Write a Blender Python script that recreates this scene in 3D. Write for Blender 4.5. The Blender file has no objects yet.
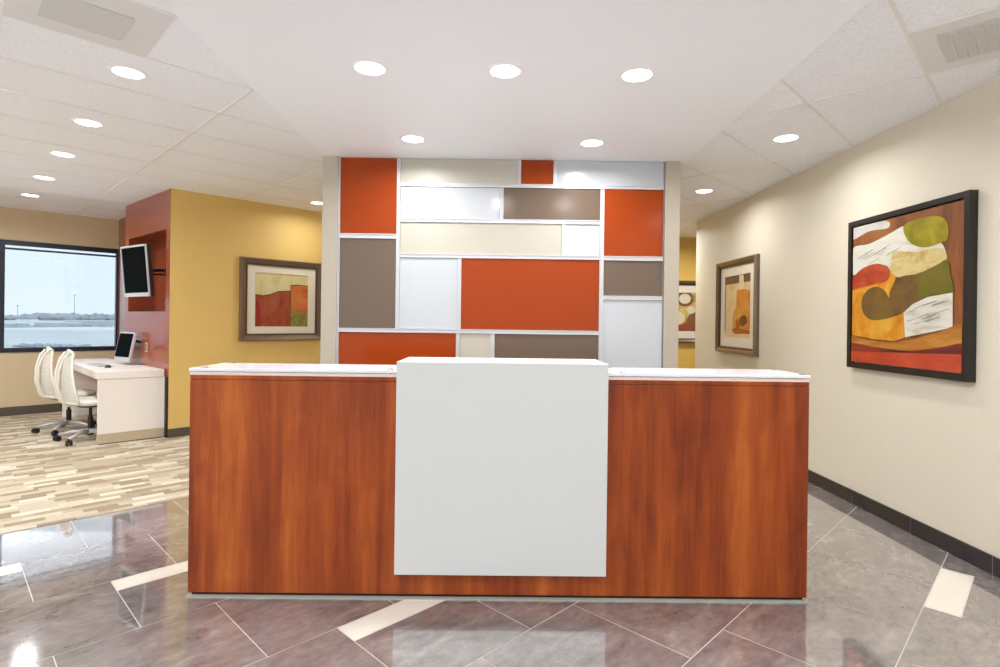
import bpy, bmesh, math, random
from mathutils import Vector, Matrix
random.seed(7)
C = bpy.context.scene.collection
S2 = math.sqrt(.5)
R45 = math.radians(45)
H = 1.385                      # eye height
ZL, ZR, ZS = 2.853, 2.795, 2.77   # tiled ceilings left / right, dropped soffit

def pq(p, q, z=0):             # the diagonal grid of floor and ceiling
    return Vector(((p - q) * S2, (p + q) * S2, z))

# ------------------------------------------------------------------ mesh kit
class MB:
    def __init__(s): s.v = []; s.f = []; s.m = []
    def face(s, pts, m=0):
        i = len(s.v); s.v += [tuple(p) for p in pts]; s.f.append(tuple(range(i, i + len(pts)))); s.m.append(m)
    def box(s, x0, x1, y0, y1, z0, z1, m=0, M=None):
        P = [(x0,y0,z0),(x1,y0,z0),(x1,y1,z0),(x0,y1,z0),(x0,y0,z1),(x1,y0,z1),(x1,y1,z1),(x0,y1,z1)]
        if M: P = [tuple(M @ Vector(a)) for a in P]
        i = len(s.v); s.v += P
        for f in ((0,3,2,1),(4,5,6,7),(0,1,5,4),(1,2,6,5),(2,3,7,6),(3,0,4,7)):
            s.f.append(tuple(i + a for a in f)); s.m.append(m)
        return s
    def prism(s, pts, z0, z1, m=0):
        n = len(pts); i = len(s.v)
        s.v += [(x, y, z0) for x, y in pts] + [(x, y, z1) for x, y in pts]
        s.f.append(tuple(i + a for a in reversed(range(n)))); s.m.append(m)
        s.f.append(tuple(i + n + a for a in range(n))); s.m.append(m)
        for a in range(n):
            b = (a + 1) % n
            s.f.append((i + a, i + b, i + n + b, i + n + a)); s.m.append(m)
        return s
    def tube(s, pts, r, n=10, m=0, caps=True):
        pts = [Vector(p) for p in pts]
        rs = r if isinstance(r, (list, tuple)) else [r] * len(pts)
        rings = []; prev = None
        for k, p in enumerate(pts):
            t = (pts[min(k + 1, len(pts) - 1)] - pts[max(k - 1, 0)]).normalized()
            a = prev - t * prev.dot(t) if prev else (Vector((0, 0, 1)).cross(t) if abs(t.z) < .9 else Vector((1, 0, 0)).cross(t))
            a.normalize(); prev = a; b = t.cross(a)
            i = len(s.v)
            for j in range(n):
                w = 2 * math.pi * j / n
                s.v.append(tuple(p + (a * math.cos(w) + b * math.sin(w)) * rs[k]))
            rings.append(i)
        for k in range(len(rings) - 1):
            for j in range(n):
                s.f.append((rings[k] + j, rings[k] + (j + 1) % n, rings[k + 1] + (j + 1) % n, rings[k + 1] + j)); s.m.append(m)
        if caps:
            s.f.append(tuple(rings[0] + j for j in reversed(range(n)))); s.m.append(m)
            s.f.append(tuple(rings[-1] + j for j in range(n))); s.m.append(m)
        return s
    def lathe(s, prof, n=32, m=0, cx=0, cy=0, close=False):
        i0 = len(s.v)
        for r, z in prof:
            for j in range(n):
                w = 2 * math.pi * j / n
                s.v.append((cx + r * math.cos(w), cy + r * math.sin(w), z))
        for k in range(len(prof) - 1):
            for j in range(n):
                a = i0 + k * n; b = a + n
                s.f.append((a + j, a + (j + 1) % n, b + (j + 1) % n, b + j)); s.m.append(m)
        return s
    def rings(s, prof, W, Hh, m=0):
        # a mitred rectangular frame in the x-z plane (front is -y); prof = [(inset, depth)], closed
        i0 = len(s.v)
        for ins, d in prof:
            for x, z in ((-W/2+ins, ins), (W/2-ins, ins), (W/2-ins, Hh-ins), (-W/2+ins, Hh-ins)):
                s.v.append((x, -d, z))
        n = len(prof)
        for k in range(n):
            a = i0 + 4 * k; b = i0 + 4 * ((k + 1) % n)
            for j in range(4):
                jj = (j + 1) % 4
                s.f.append((a + j, a + jj, b + jj, b + j)); s.m.append(m)
        return s
    def build(s, name, mats, parent=None, loc=(0,0,0), rotz=0, bevel=0, smooth=False, fixn=True):
        me = bpy.data.meshes.new(name); me.from_pydata(s.v, [], s.f)
        for mt in (mats if isinstance(mats, (list, tuple)) else [mats]): me.materials.append(mt)
        for p, m in zip(me.polygons, s.m): p.material_index = m; p.use_smooth = smooth
        if fixn:
            bm = bmesh.new(); bm.from_mesh(me); bmesh.ops.recalc_face_normals(bm, faces=bm.faces); bm.to_mesh(me); bm.free()
        o = bpy.data.objects.new(name, me); C.objects.link(o)
        o.location = loc; o.rotation_euler = (0, 0, rotz)
        if parent: o.parent = parent
        if bevel:
            b = o.modifiers.new('bevel', 'BEVEL'); b.width = bevel; b.segments = 2; b.limit_method = 'ANGLE'; b.harden_normals = False
        return o

def tag(o, label=None, cat=None, group=None, kind=None):
    if label: o['label'] = label
    if cat: o['category'] = cat
    if group: o['group'] = group
    if kind: o['kind'] = kind
    return o
def empty(name, loc, rotz=0, label=None, cat=None, group=None):
    o = bpy.data.objects.new(name, None); C.objects.link(o); o.location = loc; o.rotation_euler = (0, 0, rotz)
    o.empty_display_size = .1
    return tag(o, label, cat, group)
def struct(o): o['kind'] = 'structure'; return o
def copy_tree(o, parent=None):
    c = o.copy(); C.objects.link(c)
    if parent: c.parent = parent
    for ch in list(o.children): copy_tree(ch, c)
    return c

# ------------------------------------------------------------------ materials
def sr(c): return tuple(((x/255)/12.92 if x/255 <= .04045 else ((x/255+.055)/1.055)**2.4) for x in c) + (1,)
def mat(name, rgb, rough=.5, metal=0, spec=.5, coat=0, emit=None, estr=0, noise=0, nscale=8, bump=0, bscale=300):
    m = bpy.data.materials.new(name); m.use_nodes = True
    nt = m.node_tree; b = nt.nodes['Principled BSDF']
    b.inputs['Base Color'].default_value = sr(rgb); b.inputs['Roughness'].default_value = rough
    b.inputs['Metallic'].default_value = metal; b.inputs['Specular IOR Level'].default_value = spec
    b.inputs['Coat Weight'].default_value = coat
    if emit: b.inputs['Emission Color'].default_value = sr(emit); b.inputs['Emission Strength'].default_value = estr
    tc = nt.nodes.new('ShaderNodeTexCoord')
    if noise:
        n = nt.nodes.new('ShaderNodeTexNoise'); n.inputs['Scale'].default_value = nscale; n.inputs['Detail'].default_value = 4
        nt.links.new(tc.outputs['Object'], n.inputs['Vector'])
        mx = nt.nodes.new('ShaderNodeMix'); mx.data_type = 'RGBA'
        c = sr(rgb)
        mx.inputs['A'].default_value = tuple(min(1, x*(1-noise)) for x in c[:3]) + (1,)
        mx.inputs['B'].default_value = tuple(min(1, x*(1+noise)) for x in c[:3]) + (1,)
        nt.links.new(n.outputs['Fac'], mx.inputs['Factor']); nt.links.new(mx.outputs['Result'], b.inputs['Base Color'])
    if bump:
        n = nt.nodes.new('ShaderNodeTexNoise'); n.inputs['Scale'].default_value = bscale
        nt.links.new(tc.outputs['Object'], n.inputs['Vector'])
        bp = nt.nodes.new('ShaderNodeBump'); bp.inputs['Strength'].default_value = bump; bp.inputs['Distance'].default_value = .002
        nt.links.new(n.outputs['Fac'], bp.inputs['Height']); nt.links.new(bp.outputs['Normal'], b.inputs['Normal'])
    return m
def ramp(nt, stops, interp='LINEAR'):
    r = nt.nodes.new('ShaderNodeValToRGB'); r.color_ramp.interpolation = interp
    e = r.color_ramp.elements
    while len(e) < len(stops): e.new(.5)
    for a, (pos, c) in zip(e, stops): a.position = pos; a.color = sr(c)
    return r
def math_node(nt, op, a=None, b=None):
    n = nt.nodes.new('ShaderNodeMath'); n.operation = op
    for i, x in enumerate((a, b)):
        if x is None: continue
        if isinstance(x, (int, float)): n.inputs[i].default_value = x
        else: nt.links.new(x, n.inputs[i])
    return n.outputs[0]

M = {}
M['beige'] = mat('beige wall paint', (222, 214, 194), .6, noise=.02, bump=.08)
M['beige_office'] = mat('tan wall paint', (208, 188, 152), .6, noise=.02, bump=.08)
M['mustard'] = mat('mustard wall paint', (226, 190, 112), .6, noise=.03, nscale=3, bump=.08)
M['gold'] = mat('gold wall paint', (224, 184, 88), .6, noise=.02)
M['red'] = mat('terracotta satin wall paint', (150, 74, 48), .22, noise=.05, nscale=2, bump=.03, coat=.2)
M['white_plaster'] = mat('white plaster', (243, 246, 250), .5)
M['grid_white'] = mat('white ceiling grid', (232, 228, 225), .5)
M['light_metal'] = mat('white lamp trim', (245, 245, 245), .4)
M['base_black'] = mat('dark rubber baseboard', (84, 76, 66), .5)
M['base_stone'] = mat('dark stone baseboard', (50, 46, 47), .25, noise=.25, nscale=6)
M['white_lam'] = mat('white laminate', (218, 218, 215), .35, noise=.01)
M['white_gloss'] = mat('white gloss lacquer', (236, 236, 234), .12, coat=.3)
M['white_desk'] = mat('warm white laminate', (240, 232, 224), .4)
M['kick'] = mat('beige metal kick strip', (190, 172, 146), .45)
M['dark'] = mat('near black', (22, 18, 16), .6)
M['alu'] = mat('pale floor strip', (176, 172, 160), .7)
M['rail'] = mat('satin aluminium rail', (216, 215, 216), .35, metal=.35)
M['post'] = mat('taupe post laminate', (184, 174, 156), .5)
M['chrome'] = mat('chrome', (200, 200, 200), .12, metal=1)
M['p_orange'] = mat('orange back painted glass', (158, 62, 15), .18, spec=.25)
M['p_taupe'] = mat('taupe back painted glass', (110, 93, 79), .18, spec=.4)
M['p_white'] = mat('white back painted glass', (196, 200, 204), .12, spec=.5)
M['p_cream'] = mat('cream panel', (190, 184, 170), .4)
M['black_frame'] = mat('black frame', (34, 28, 26), .35)
M['bronze'] = mat('bronze frame', (128, 108, 92), .3, metal=.6, noise=.12, nscale=4)
M['bronze_dark'] = mat('dark frame lip', (44, 32, 26), .4)
M['mat_board'] = mat('cream mat board', (226, 216, 194), .8)
M['screen'] = mat('black screen', (3, 3, 4), .5, spec=.02)
M['silver'] = mat('silver plastic', (208, 208, 210), .35, metal=.3)
M['black_plastic'] = mat('black plastic', (26, 26, 28), .4)
M['navy'] = mat('dark window frame', (24, 33, 48), .4)
M['chair_white'] = mat('off white plastic', (228, 224, 214), .45)
M['chair_grey'] = mat('light grey metal', (196, 194, 192), .35, metal=.3)
M['lens'] = mat('lit lamp lens', (255, 255, 255), .5, emit=(255, 252, 246), estr=5)
M['perf'] = mat('perforated metal', (206, 205, 202), .5)
M['vent_grey'] = mat('grey vent plate', (222, 221, 219), .5)
M['shade'] = mat('blind cloth', (60, 70, 84), .7)

def tile_mat():
    m = bpy.data.materials.new('mineral fibre ceiling tile'); m.use_nodes = True; nt = m.node_tree; b = nt.nodes['Principled BSDF']
    tc = nt.nodes.new('ShaderNodeTexCoord'); n = nt.nodes.new('ShaderNodeTexNoise'); n.inputs['Scale'].default_value = 110; n.inputs['Detail'].default_value = 3
    nt.links.new(tc.outputs['Object'], n.inputs['Vector'])
    r = ramp(nt, [(.36, (230, 230, 233)), (.5, (242, 244, 248)), (1, (246, 248, 252))]); nt.links.new(n.outputs['Fac'], r.inputs[0])
    nt.links.new(r.outputs[0], b.inputs['Base Color']); b.inputs['Roughness'].default_value = .8
    bp = nt.nodes.new('ShaderNodeBump'); bp.inputs['Strength'].default_value = .15; bp.inputs['Distance'].default_value = .002
    nt.links.new(n.outputs['Fac'], bp.inputs['Height']); nt.links.new(bp.outputs['Normal'], b.inputs['Normal'])
    return m
M['tile'] = tile_mat()

def wood_mat():
    m = bpy.data.materials.new('cherry veneer'); m.use_nodes = True; nt = m.node_tree; b = nt.nodes['Principled BSDF']
    tc = nt.nodes.new('ShaderNodeTexCoord')
    def nz(scale, det, dist=0, rough=.5):
        mp = nt.nodes.new('ShaderNodeMapping'); mp.inputs['Scale'].default_value = scale
        nt.links.new(tc.outputs['Object'], mp.inputs['Vector'])
        n = nt.nodes.new('ShaderNodeTexNoise'); n.inputs['Scale'].default_value = 1; n.inputs['Detail'].default_value = det
        n.inputs['Distortion'].default_value = dist; n.inputs['Roughness'].default_value = rough
        nt.links.new(mp.outputs[0], n.inputs['Vector']); return n.outputs['Fac']
    broad = nz((7, 7, .55), 2, .3); mid = nz((26, 26, 1.6), 4, .5, .6); fine = nz((240, 240, 5), 3); blot = nz((9, 9, 4), 4, 1)
    a = math_node(nt, 'MULTIPLY', broad, .50); c = math_node(nt, 'MULTIPLY', mid, .24); d = math_node(nt, 'MULTIPLY', fine, .12); e = math_node(nt, 'MULTIPLY', blot, .14)
    t = math_node(nt, 'ADD', math_node(nt, 'ADD', a, c), math_node(nt, 'ADD', d, e))
    r = ramp(nt, [(.34, (102, 36, 10)), (.46, (142, 60, 18)), (.54, (164, 76, 25)), (.66, (194, 104, 40))]); nt.links.new(t, r.inputs[0])
    nt.links.new(r.outputs[0], b.inputs['Base Color']); b.inputs['Roughness'].default_value = .38; b.inputs['Specular IOR Level'].default_value = .35
    return m
M['wood'] = wood_mat()

def stone_mat():
    m = bpy.data.materials.new('polished grey brown stone'); m.use_nodes = True; nt = m.node_tree; b = nt.nodes['Principled BSDF']
    tc = nt.nodes.new('ShaderNodeTexCoord'); at = nt.nodes.new('ShaderNodeAttribute'); at.attribute_name = 'tile'
    ad = nt.nodes.new('ShaderNodeVectorMath'); ad.operation = 'ADD'
    sc = nt.nodes.new('ShaderNodeVectorMath'); sc.operation = 'SCALE'; sc.inputs['Scale'].default_value = 40
    nt.links.new(at.outputs['Color'], sc.inputs[0]); nt.links.new(tc.outputs['Object'], ad.inputs[0]); nt.links.new(sc.outputs[0], ad.inputs[1])
    mp = nt.nodes.new('ShaderNodeMapping'); mp.inputs['Scale'].default_value = (2.0, 3.4, 1); nt.links.new(ad.outputs[0], mp.inputs['Vector'])
    n1 = nt.nodes.new('ShaderNodeTexNoise'); n1.inputs['Scale'].default_value = 1.5; n1.inputs['Detail'].default_value = 8; n1.inputs['Distortion'].default_value = 1.2; n1.inputs['Roughness'].default_value = .62
    nt.links.new(mp.outputs[0], n1.inputs['Vector'])
    n2 = nt.nodes.new('ShaderNodeTexNoise'); n2.inputs['Scale'].default_value = 9; n2.inputs['Detail'].default_value = 7; n2.inputs['Roughness'].default_value = .65; nt.links.new(mp.outputs[0], n2.inputs['Vector'])
    t = math_node(nt, 'ADD', math_node(nt, 'MULTIPLY', n1.outputs['Fac'], .6), math_node(nt, 'MULTIPLY', n2.outputs['Fac'], .4))
    r = ramp(nt, [(.32, (100, 93, 92)), (.47, (130, 122, 120)), (.56, (146, 138, 135)), (.70, (176, 168, 163))]); nt.links.new(t, r.inputs[0])
    nt.links.new(r.outputs[0], b.inputs['Base Color']); b.inputs['Roughness'].default_value = .1; b.inputs['Specular IOR Level'].default_value = .6
    b.inputs['Coat Weight'].default_value = 1; b.inputs['Coat Roughness'].default_value = .03; b.inputs['Coat IOR'].default_value = 2.2
    return m
M['stone'] = stone_mat()
M['accent'] = mat('polished white marble', (232, 226, 214), .1, noise=.03)
M['grout'] = mat('pale grout', (214, 206, 196), .6)

def carpet_mat():
    m = bpy.data.materials.new('block patterned carpet'); m.use_nodes = True; nt = m.node_tree; b = nt.nodes['Principled BSDF']
    tc = nt.nodes.new('ShaderNodeTexCoord'); sp = nt.nodes.new('ShaderNodeSeparateXYZ'); nt.links.new(tc.outputs['Object'], sp.inputs[0])
    row = math_node(nt, 'FLOOR', math_node(nt, 'DIVIDE', sp.outputs['Y'], .070))
    wr = nt.nodes.new('ShaderNodeTexWhiteNoise'); wr.noise_dimensions = '1D'; nt.links.new(row, wr.inputs['W'])
    off = math_node(nt, 'MULTIPLY', wr.outputs['Value'], 5.0)
    col = math_node(nt, 'FLOOR', math_node(nt, 'ADD', math_node(nt, 'DIVIDE', sp.outputs['X'], .21), off))
    cb = nt.nodes.new('ShaderNodeCombineXYZ'); nt.links.new(col, cb.inputs[0]); nt.links.new(row, cb.inputs[1])
    w2 = nt.nodes.new('ShaderNodeTexWhiteNoise'); w2.noise_dimensions = '2D'; nt.links.new(cb.outputs[0], w2.inputs['Vector'])
    r = ramp(nt, [(0, (154, 138, 114)), (.2, (166, 151, 127)), (.36, (177, 163, 141)), (.56, (188, 176, 155)), (.76, (196, 186, 166)), (.9, (208, 199, 180))], 'CONSTANT')
    nt.links.new(w2.outputs['Value'], r.inputs[0])
    n = nt.nodes.new('ShaderNodeTexNoise'); n.inputs['Scale'].default_value = 90; n.inputs['Detail'].default_value = 3; nt.links.new(tc.outputs['Object'], n.inputs['Vector'])
    mx = nt.nodes.new('ShaderNodeMix'); mx.data_type = 'RGBA'; mx.blend_type = 'OVERLAY'; mx.inputs['Factor'].default_value = .25
    nt.links.new(r.outputs[0], mx.inputs['A']); nt.links.new(n.outputs['Fac'], mx.inputs['B']); nt.links.new(mx.outputs['Result'], b.inputs['Base Color'])
    b.inputs['Roughness'].default_value = .95; b.inputs['Specular IOR Level'].default_value = .1
    bp = nt.nodes.new('ShaderNodeBump'); bp.inputs['Strength'].default_value = .4; bp.inputs['Distance'].default_value = .004
    nt.links.new(n.outputs['Fac'], bp.inputs['Height']); nt.links.new(bp.outputs['Normal'], b.inputs['Normal'])
    return m
M['carpet'] = carpet_mat()

def glass_mat(name, tint, gloss=.12):
    m = bpy.data.materials.new(name); m.use_nodes = True; nt = m.node_tree
    for n in list(nt.nodes): nt.nodes.remove(n)
    o = nt.nodes.new('ShaderNodeOutputMaterial'); t = nt.nodes.new('ShaderNodeBsdfTransparent'); t.inputs[0].default_value = tint
    g = nt.nodes.new('ShaderNodeBsdfGlossy'); g.inputs['Roughness'].default_value = .01
    f = nt.nodes.new('ShaderNodeFresnel'); f.inputs[0].default_value = 1.45
    mx = nt.nodes.new('ShaderNodeMixShader')
    nt.links.new(f.outputs[0], mx.inputs[0]); nt.links.new(t.outputs[0], mx.inputs[1]); nt.links.new(g.outputs[0], mx.inputs[2]); nt.links.new(mx.outputs[0], o.inputs[0])
    return m
M['glass'] = glass_mat('window glass', (.95, .98, 1, 1))
M['frost'] = mat('frosted glass shelf', (240, 240, 246), .14, spec=.5)
M['gap_pink'] = mat('pale pink reflection colour', (236, 212, 202), .4)  # pink reflected in the shelf gap, put into a flat colour

# ------------------------------------------------------------------ camera
cd = bpy.data.cameras.new('camera'); cam = bpy.data.objects.new('camera', cd); C.objects.link(cam)
rt = Vector((0.99989458, -0.00702915, 0.01270515)); up = Vector((-0.01269836, 0.00100995, 0.99991886)); fw = Vector((0.00704141, 0.99997479, -0.00092059))
m3 = Matrix((rt, up, -fw)).transposed()
cam.matrix_world = Matrix.Translation((0, 0, H)) @ m3.to_4x4()
cd.sensor_width = 36; cd.lens = 557.786 * 36 / 1000; cd.shift_x = -.00144; cd.shift_y = -.01175
cd.clip_start = .05; cd.clip_end = 6000
bpy.context.scene.camera = cam

# ------------------------------------------------------------------ floor
def floor():
    pitch_q, pitch_p, q0 = .610, .6185, 4.708
    strips = {(0, -.275): 1, (1, .655): 1, (3, 1.29): 1, (6, 3.44): 1}
    mb = MB(); tiles = []
    g = .0022
    def rect(a, b, c, d, m):
        mb.face([(a+g, c+g, 0), (b-g, c+g, 0), (b-g, d-g, 0), (a+g, d-g, 0)], m); tiles.append(len(mb.f) - 1)
    for r in range(0, 24):
        q1 = q0 - pitch_q * r; q0_ = q1 - pitch_q
        base = (.343 + .3110 * (r - 1)) % pitch_p
        for k in range(-16, 18):
            a = base + k * pitch_p; b = a + pitch_p
            w = pq((a + b) / 2, (q1 + q0_) / 2)
            if not (-9.9 < w.x < 5.6 and -3 < w.y < 9.9): continue
            st = None
            for (sr_, sp) in ((1, -.275), (2, .655), (4, 1.29), (7, 3.44)):
                if sr_ == r and abs(a - sp) < .12: st = True
            if st:
                rect(a, b, q0_, q1 - .145, 0); rect(a, b, q1 - .145, q1, 1)
            else: rect(a, b, q0_, q1, 0)
    mb.m = [x for x in mb.m]
    o = mb.build('floor', [M['stone'], M['accent']], rotz=R45, fixn=False)
    ca = o.data.color_attributes.new('tile', 'FLOAT_COLOR', 'CORNER')
    for p in o.data.polygons:
        c = (random.random(), random.random(), random.random(), 1)
        for l in p.loop_indices: ca.data[l].color = c
    struct(o)
    gb = MB(); gb.box(-8, 14, -10, 4.708, -.05, -.0012); struct(gb.build('floor', M['grout'], rotz=R45))
    cb = MB(); cb.box(-8, 14, 4.7085, 16, -.05, .004); o = cb.build('floor', M['carpet'], rotz=R45); struct(o)
floor()

# ------------------------------------------------------------------ ceilings
def ceilings():
    def half(z, left):
        mb = MB()
        if left: mb.prism([(-9.7, -3), (0, -3), (0, 11), (-9.7, 11)], z, z + .02)
        else: mb.prism([(0, -3), (5.6, -3), (5.6, 11), (0, 11)], z, z + .02)
        return mb
    o = half(ZL, True).build('ceiling', M['tile']); struct(o)
    o = half(ZR, False).build('ceiling', M['tile']); struct(o)
    # the T bars, in the diagonal grid, as thin proud strips clipped to each half
    for left, z in ((True, ZL), (False, ZR)):
        mb = MB(); w = .011
        xa, xb = (-9.6, -1.3) if left else (1.4, 5.5)
        def clip(px, py, dx, dy):
            t0, t1 = -30, 30
            for c, d, lo, hi in ((px, dx, xa, xb), (py, dy, -2.9, 10.9)):
                a, b = (lo - c) / d, (hi - c) / d
                if a > b: a, b = b, a
                t0 = max(t0, a); t1 = min(t1, b)
            return t0, t1
        def bar(px, py, dx, dy, ww):
            t0, t1 = clip(px, py, dx, dy)
            if t1 - t0 < .05: return
            nx, ny = -dy, dx
            A = (px + dx*t0, py + dy*t0); B = (px + dx*t1, py + dy*t1)
            mb.prism([(A[0]+nx*ww, A[1]+ny*ww), (A[0]-nx*ww, A[1]-ny*ww), (B[0]-nx*ww, B[1]-ny*ww), (B[0]+nx*ww, B[1]+ny*ww)], z - .004, z + .001)
        qref, pref = (3.66, 1.42) if left else (.51, 3.87)
        for k in range(-16, 20):
            c = pq(0, qref + .61 * k); bar(c.x, c.y, S2, S2, w * .8)
        for k in range(-9, 10):
            c = pq(pref + 1.22 * k, 0); bar(c.x, c.y, -S2, S2, w)
        struct(mb.build('trim_1' if left else 'trim_2', M['grid_white']))
    # short cross bar beside each square vent
    # dropped smooth soffit over the desk
    mb = MB(); mb.prism([(-1.47, -3), (1.53, -3), (1.60, 4.97), (-1.505, 4.97)], ZS, 3.0)
    struct(mb.build('ceiling', M['white_plaster'], bevel=.004))
ceilings()

# ------------------------------------------------------------------ walls
def walls():
    RA = math.atan(.0105)
    mb = MB(); mb.box(0, .15, -3, 7.74, 0, 3.0); struct(mb.build('wall_right', M['beige'], loc=(2.832, 0, 0), rotz=RA, bevel=.004))
    mb = MB()
    y = -3
    while y < 7.7:
        mb.box(-.014, 0, y + .0015, min(y + .61, 7.745) - .0015, .001, .105); y += .61
    mb.box(-.0125, 0, -3, 7.74, .001, .103, 1)
    struct(mb.build('baseboard_right', [M['base_stone'], M['grout']], loc=(2.832, 0, 0), rotz=RA))
    mb = MB(); mb.box(-1.45, 5.5, 9.1, 9.25, 0, 3.0); struct(mb.build('wall_back', M['gold']))
    mb = MB(); mb.box(5.4, 5.55, -3, 9.1, 0, 3.0); struct(mb.build('wall_far_right', M['beige']))
    # mustard wall on the diagonal
    mb = MB(); mb.box(1.872, 5.55, 7.17, 7.32, 0, 3.0); struct(mb.build('wall_left', M['mustard'], rotz=R45))
    mb = MB(); mb.box(1.872, 5.4, 7.158, 7.17, .005, .105); struct(mb.build('baseboard_left', M['base_black'], rotz=R45))
    # window wall
    q0, q1 = 10.15, 10.33; z0, z1 = .87, 2.41
    mb = MB(); mb.box(-3.5, 2.3, q0, q1, 0, z0); mb.box(-3.5, 2.3, q0, q1, z1, 3.0); mb.box(1.945, 2.3, q0, q1, z0, z1); mb.box(-3.5, -3.2, q0, q1, z0, z1)
    struct(mb.build('wall_window', M['beige_office'], rotz=R45))
    mb = MB(); mb.box(-3.4, 1.94, q0 - .012, q0, .005, .125); struct(mb.build('baseboard_window', M['base_black'], rotz=R45))
    # far left wall closing the office, with an added window band letting in sky light
    mb = MB(); mb.box(-9.75, -9.6, -3, 4.9, 0, .87); mb.box(-9.75, -9.6, -3, 4.9, 2.41, 3.0)
    for y in (-3, 4.5): mb.box(-9.75, -9.6, y, y + .4, .87, 2.41)
    struct(mb.build('wall_far_left', M['beige_office']))
    # terracotta wall with the television niche: local x runs from the far end to the near corner, y goes into the wall
    A = pq(1.87, 7.17); B = pq(1.76, 8.75)
    d = (A - B); L = d.length; ang = math.atan2(d.y, d.x)
    n0 = L - (8.62 - 7.17) / (8.75 - 7.17) * L; n1 = L - (7.29 - 7.17) / (8.75 - 7.17) * L
    mb = MB(); t = .10; D = .30
    mb.box(0, L, 0, t, 0, 1.45); mb.box(0, L, 0, t, 2.40, 3.0); mb.box(0, n0, 0, t, 1.45, 2.40); mb.box(n1, L, 0, t, 1.45, 2.40)
    # niche lining
    mb.box(n0 - .02, n0, t, D, 1.43, 2.42); mb.box(n1, n1 + .02, t, D, 1.43, 2.42)
    mb.box(n0 - .02, n1 + .02, D, D + .02, 1.43, 2.42); mb.box(n0, n1, t, D, 1.43, 1.45); mb.box(n0, n1, t, D, 2.40, 2.42)
    struct(mb.build('wall_niche', M['red'], loc=B, rotz=ang))
    mb = MB(); mb.box(1.765, 2.2, 8.75, 8.80, 0, 3.0); mb.box(1.95, 2.0, 8.80, 10.149, 0, 3.0)
    struct(mb.build('wall_niche', M['red'], rotz=R45))
    return B, ang, L, n0, n1
B_, ANG, LN, N0, N1 = walls()

def windows():
    z0, z1 = .87, 2.41
    for k, (a, b) in enumerate(((.605, 1.945), (-.685, .605), (-1.975, -.685), (-3.2, -1.975))):
        root = empty('window_%d' % (k + 1), pq(a, 10.15), R45); struct(root)
        w = b - a; mb = MB(); f = .05
        y0, y1 = .0, .07
        y0 = -.012
        mb.box(0, w, y0, y1, z0, z0 + .062); mb.box(0, w, y0, y1, z1 - .07, z1)
        mb.box(0, f if k else .0 + f, y0, y1, z0 + .062, z1 - .07); mb.box(w - .02, w, y0, y1, z0 + .062, z1 - .07)
        mb.build('window_frame', M['navy'], root)
        mb = MB(); mb.box(f, w - .02, .03, .036, z0 + .062, z1 - .07); mb.build('window_pane', M['glass'], root)
        mb = MB(); mb.box(f, w - .02, .038, .06, z1 - .125, z1 - .098); mb.build('blind_rail', M['shade'], root)
    # unseen windows added in the far left wall to throw sky light on the ceiling
    root = empty('window_5', (-9.675, 0, 0)); struct(root)
    mb = MB()
    for y in (-2.6, -1.2, .2, 1.6, 3.0, 4.45): mb.box(-.03, .03, y, y + .05, .92, 2.36)
    mb.box(-.03, .03, -2.6, 4.5, .87, .92); mb.box(-.03, .03, -2.6, 4.5, 2.36, 2.41)
    mb.build('window_frame', M['navy'], root)
    mb = MB(); mb.box(-.004, .004, -2.6, 4.5, .92, 2.36); mb.build('window_pane', M['glass'], root)
windows()

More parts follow.
